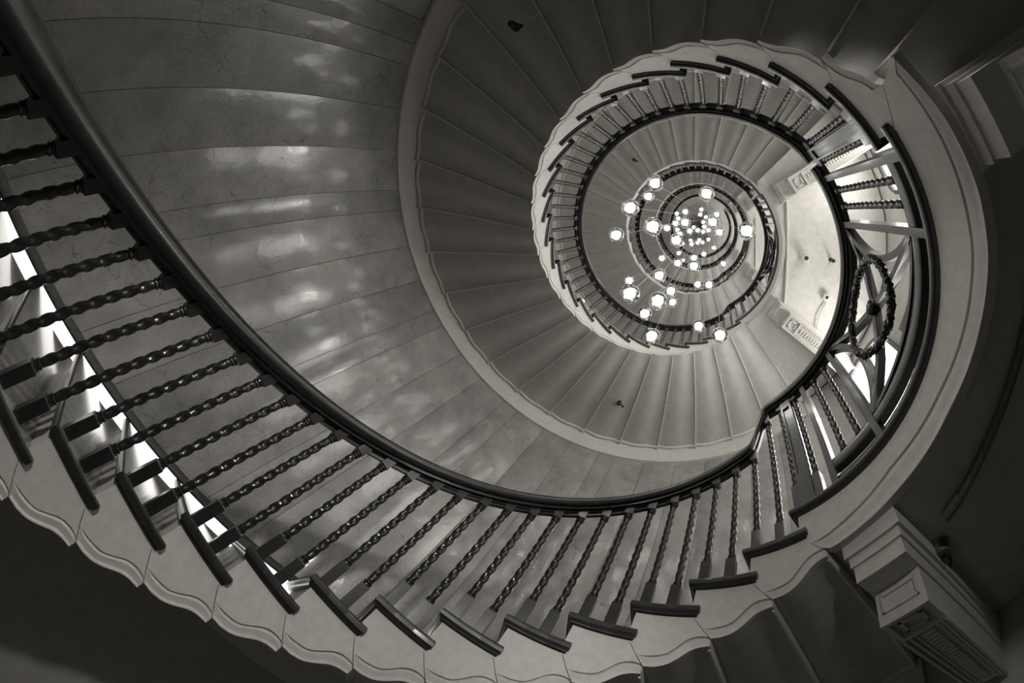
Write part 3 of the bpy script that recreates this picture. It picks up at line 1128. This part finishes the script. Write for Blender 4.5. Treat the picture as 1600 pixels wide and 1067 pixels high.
zc = LAND[2][2] - 0.297
drop_head('smoke_detector', (1.70, 0.085, zc), 0.072, 0.13, 'round detector on the bright ceiling, left of the thin sprinkler', 'detector')
drop_head('sprinkler_head', (2.10, 0.10, zc), 0.026, 0.15, 'thin dark sprinkler head on the bright ceiling near the handrail', 'sprinkler', 'dark')
root = drop_head('ceiling_speaker', (2.06, 0.61, zc), 0.06, 0.08, 'pale round ceiling device with a looping cable, lower bright ceiling', 'detector')
q = MB()
pts = []
for i in range(13):
    t = i / 12
    pts.append((0.02 - 0.42 * t ** 1.2 * (1 - 0.9 * t), 0.05 + 0.55 * t, -0.02 - 0.03 * sin(pi * t)))
q.tube(pts, 0.011, 8)
link('cable', mesh('cable', q.v, q.f, M['white'], True), root)
for loc, lab in (((1.66, 0.88, LAND[1][2] - 0.297), 'dim round camera with a short cable on the dark soffit at lower right'),
                 ((1.46, 0.83, zc), 'small ceiling camera with hooked black cable beside the bright beam')):
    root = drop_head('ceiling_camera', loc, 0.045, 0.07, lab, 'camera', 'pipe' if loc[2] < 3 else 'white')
    q = MB()
    q.tube([(0.04, 0.02, -0.03), (0.09, 0.05, -0.06), (0.12, 0.10, -0.05), (0.13, 0.15, -0.02)], 0.008, 8)
    link('cable', mesh('cable', q.v, q.f, M['dark'], True), root)

# ------------------------------------------------------------------ globe pendants
def ray(u, v):
    f, c3 = 564.56, 0.0375
    dx, dy = u - 800, v - 533.5
    rr = sqrt(dx * dx + dy * dy) / f
    t = rr
    for _ in range(40):
        t -= (t * (1 + c3 * t * t) - rr) / (1 + 3 * c3 * t * t)
    s = sin(t) / (rr * f) if rr else 0
    d = (s * dx, s * dy, cos(t))
    return Vector((RC[0][0] * d[0] + RC[1][0] * d[1] + RC[2][0] * d[2],
                   RC[0][1] * d[0] + RC[1][1] * d[1] + RC[2][1] * d[2],
                   RC[0][2] * d[0] + RC[1][2] * d[1] + RC[2][2] * d[2]))


GLOBES = [(1023.4, 286.3, 12.7), (1012.9, 306.7, 9.6), (985, 324.6, 13.6), (1020.3, 354.3, 14.8), (963.1, 367.3, 11.8), (1104.1, 302.7, 12),
          (1166.9, 360.8, 13.9), (1056.8, 375.6, 10.8), (1070.4, 347.5, 9), (1113.7, 346.9, 9.9), (1123.9, 363, 8), (1120.2, 335.1, 5.5),
          (1071, 330.8, 6), (1042.2, 356.5, 6.7), (1055.5, 349, 6.2), (1057.7, 333.6, 4), (1059.9, 341.3, 4.5), (1058.3, 359.3, 4.6),
          (1061.7, 366, 6), (1067, 380.6, 3.5), (1034.2, 403.5, 6.2), (1060.5, 395.4, 4.6), (1067.6, 406.6, 3.5), (1058.9, 410.9, 7.6),
          (1084.6, 402.9, 7), (1084.3, 415.8, 9.6), (1099.8, 397, 5.1), (1115.5, 387.1, 4.2), (1130.4, 411.8, 5.7), (1030.5, 430.4, 10.6),
          (1090.2, 444.3, 7.4), (1107.8, 444.9, 8.3), (1048.4, 454.5, 9.8), (1051.2, 472.1, 7.9), (1028.3, 470, 14.2), (983.5, 438.1, 8.3),
          (984.7, 458.5, 15.1), (1007.9, 490, 10.9), (1018.7, 525, 12.5), (1091.7, 509.5, 10.1), (1125.1, 523.4, 12.3),
          (1095.9, 327.3, 4), (1094, 335.1, 4), (1102.7, 339.1, 3.6), (1098.9, 346.9, 4), (1100.7, 354.3, 4.6), (1084, 355, 3.8),
          (1077.8, 361.1, 5.7), (1090.2, 359.9, 4.8), (1098.5, 362.1, 4), (1107, 359.9, 4.7), (1106.8, 374.1, 3.7), (1098, 378.7, 3.6),
          (1092.6, 374.8, 3.7), (1089.9, 379.4, 4), (1079.1, 375.6, 3.7), (1080.6, 381.4, 4.2)]
GR = 0.08
ZCEIL = ZT


def uvs(r, nu, nv, c=(0, 0, 0), bump=0.0):
    rows = []
    for i in range(nv + 1):
        t = pi * i / nv
        rows.append([(c[0] + r * sin(t) * cos(2 * pi * k / nu), c[1] + r * sin(t) * sin(2 * pi * k / nu), c[2] + r * cos(t)) for k in range(nu)])
    v, f = grid(rows, close_v=True)
    return v, f


gv, gf = uvs(GR, 32, 16)
me_globe = mesh('globe', gv, gf, M['glass'], True)
gv, gf = uvs(GR * 0.62, 24, 14)
gv = [(x * (0.95 + 0.10 * sin(6 * x / GR + 3 * y / GR)), y * (0.97 + 0.10 * cos(5 * y / GR + 2 * x / GR)), z) for x, y, z in gv]
me_bulb = mesh('lamp_glow', gv, gf, M['bulb'], True)
b = MB()
random.seed(3)
for i in range(9):
    t, u = random.uniform(0, 2 * pi), random.uniform(0.35, 2.6)
    rr = GR * random.uniform(0.78, 0.88)
    v, f = uvs(GR * random.uniform(0.04, 0.085), 8, 5, (rr * sin(u) * cos(t), rr * sin(u) * sin(t), rr * cos(u)))
    b.add(v, f)
me_seed = mesh('glass_bubbles', b.v, b.f, M['seed'], True)
q = MB().lathe([(0.02, GR - 0.006), (0.022, GR + 0.02), (0.012, GR + 0.03), (0.006, GR + 0.045)], n=12)
me_cap = mesh('cap', q.v, q.f, M['dark'], True)
CC = (1096.0, 354.0)
HOURS = ['twelve', 'one', 'two', 'three', 'four', 'five', 'six', 'seven', 'eight', 'nine', 'ten', 'eleven']
ORD = ['first', 'second', 'third', 'fourth', 'fifth', 'sixth', 'seventh', 'eighth', 'ninth', 'tenth', 'eleventh', 'twelfth']
by_hour = {}
for i, (u, v, r) in enumerate(GLOBES):
    an = math.degrees(math.atan2(u - CC[0], -(v - CC[1]))) % 360
    by_hour.setdefault(int(((an + 15) % 360) // 30), []).append((sqrt((u - CC[0]) ** 2 + (v - CC[1]) ** 2), i))
lab_of = {}
for h, lst in by_hour.items():
    lst.sort()
    for rank, (d, i) in enumerate(lst):
        r = GLOBES[i][2]
        size = 'large' if r > 11 else ('medium' if r > 7 else ('small' if r > 4.7 else 'tiny'))
        lab_of[i] = "%s lit glass globe, %s outward in the %s-o'clock direction from the cluster centre" % (size, ORD[rank], HOURS[h])
for i, (u, v, r) in enumerate(GLOBES):
    d = ray(u, v)
    t = sqrt(1 - d.z * d.z)
    th = math.acos(max(-1, min(1, d.dot(Vector(RC[2])))))
    dist = GR / (r / (564.56 * (1 + 3 * 0.0375 * th * th)))
    p = Vector(CAM) + d * dist
    root = empty('globe_pendant', p)
    link('globe', me_globe, root)
    link('lamp_glow', me_bulb, root)
    if r > 7:
        s = link('glass_bubbles', me_seed, root)
        s.rotation_euler = (random.uniform(0, 6), random.uniform(0, 6), random.uniform(0, 6))
        s['kind'] = 'stuff'
    link('cap', me_cap, root)
    q = MB()
    h = ZCEIL - p.z - 0.1
    q.tube([(0, 0, GR + 0.04), (0, 0, h)], 0.0028, 5)
    link('cable', mesh('cable', q.v, q.f, M['cable']), root)
    tag(root, lab_of[i], 'pendant lamp', 'glass globe pendants hanging down the stairwell')
# ceiling rose with its fan of cable arms
rc = Vector(CAM) + ray(1095.5, 352.5) * ((ZT - 0.3) / ray(1095.5, 352.5).z)
root = empty('ceiling_rose', (rc.x, rc.y, ZT))
q = MB().lathe([(1.26, 0.0), (1.26, -0.06), (1.2, -0.08)], n=48)
link('canopy_disc', mesh('canopy_disc', q.v, q.f, M['soffit'], True), root)
q = MB().lathe([(0.14, -0.08), (0.14, -0.16), (0.08, -0.22)], n=20)
link('hub', mesh('hub', q.v, q.f, M['dark'], True), root)
for i in range(18):
    t = 2 * pi * i / 18 + random.uniform(-.1, .1)
    l = random.uniform(0.55, 1.15)
    q = MB().tube([(0.1 * cos(t), 0.1 * sin(t), -0.14), (l * 0.5 * cos(t), l * 0.5 * sin(t), -0.17), (l * cos(t), l * sin(t), -0.12)], 0.02, 6)
    link('cable_arm', mesh('cable_arm', q.v, q.f, M['dark'], True), root)
tag(root, 'round ceiling canopy with dark cable arms fanning out at the top of the well', 'ceiling rose')

# dark heads under the soffits
for (u, v), k, n, lab in (((805, 42), 6.6, 1, 'dark emergency lamp under the second flight soffit near the top edge'),
                          ((968, 628), 19.9, 1, 'small dark lamp under the second flight soffit above the wall'),
                          ((991, 250), 8.4, 2, 'small dark lamp under the third flight soffit above the globes')):
    a_ref = LAND[n][1] - (D2 if n == 1 else D3)
    d = ray(u, v)
    zz = LAND[n][2] + k * RISE - 0.425
    p = Vector(CAM) + d * (zz / d.z)
    root = empty('soffit_lamp', p)
    q = MB().lathe([(0.03, 0.03), (0.032, -0.01), (0.02, -0.02), (0.03, -0.05), (0.022, -0.07)], n=14)
    link('body', mesh('body', q.v, q.f, M['dark'], True), root)
    q = MB().tube([(0.0, 0.0, -0.03), (0.05, 0.03, -0.05), (0.075, 0.045, -0.05)], [0.01, 0.012, 0.016], 8)
    link('nozzle', mesh('nozzle', q.v, q.f, M['dark'], True), root)
    tag(root, lab, 'lamp')

# ------------------------------------------------------------------ lobby lamps and added fill lights
def light(name, kind, loc, energy, size, rot=None):
    l = bpy.data.lights.new(name, kind)
    l.energy = energy
    l.color = (1, 0.975, 0.93)
    l.shadow_soft_size = size
    o = bpy.data.objects.new(name, l)
    COL.objects.link(o)
    o.location = loc
    return o


for n in (1, 2, 3, 4):
    z = LAND[n][2]
    light('lobby_lamp', 'POINT', (2.7, 1.2, z + 3.12), 15 if n == 1 else 3, 0.05)
    light('lobby_lamp', 'POINT', (2.3, -0.9, z + 3.45), 2 if n == 1 else 1, 0.06)


def spot(loc, target, energy, angle, size=0.08):
    o = light('fill_spot', 'SPOT', loc, energy, size)
    o.data.spot_size = radians(angle)
    o.data.spot_blend = 0.6
    o.rotation_euler = (Vector(target) - Vector(loc)).to_track_quat('-Z', 'Y').to_euler()


# unseen spots added to brighten the lowest flight and the nearest landing
spot((0.55, -2.0, 1.3), (-1.4, 1.1, -0.8), 60, 88)
spot((0.2, -2.2, 1.3), (1.1, 1.3, 0.8), 26, 56)
# unseen dim light added low down to lift the dark soffits
light('soffit_fill', 'POINT', (0.1, 0.9, -2.3), 1.6, 0.1)
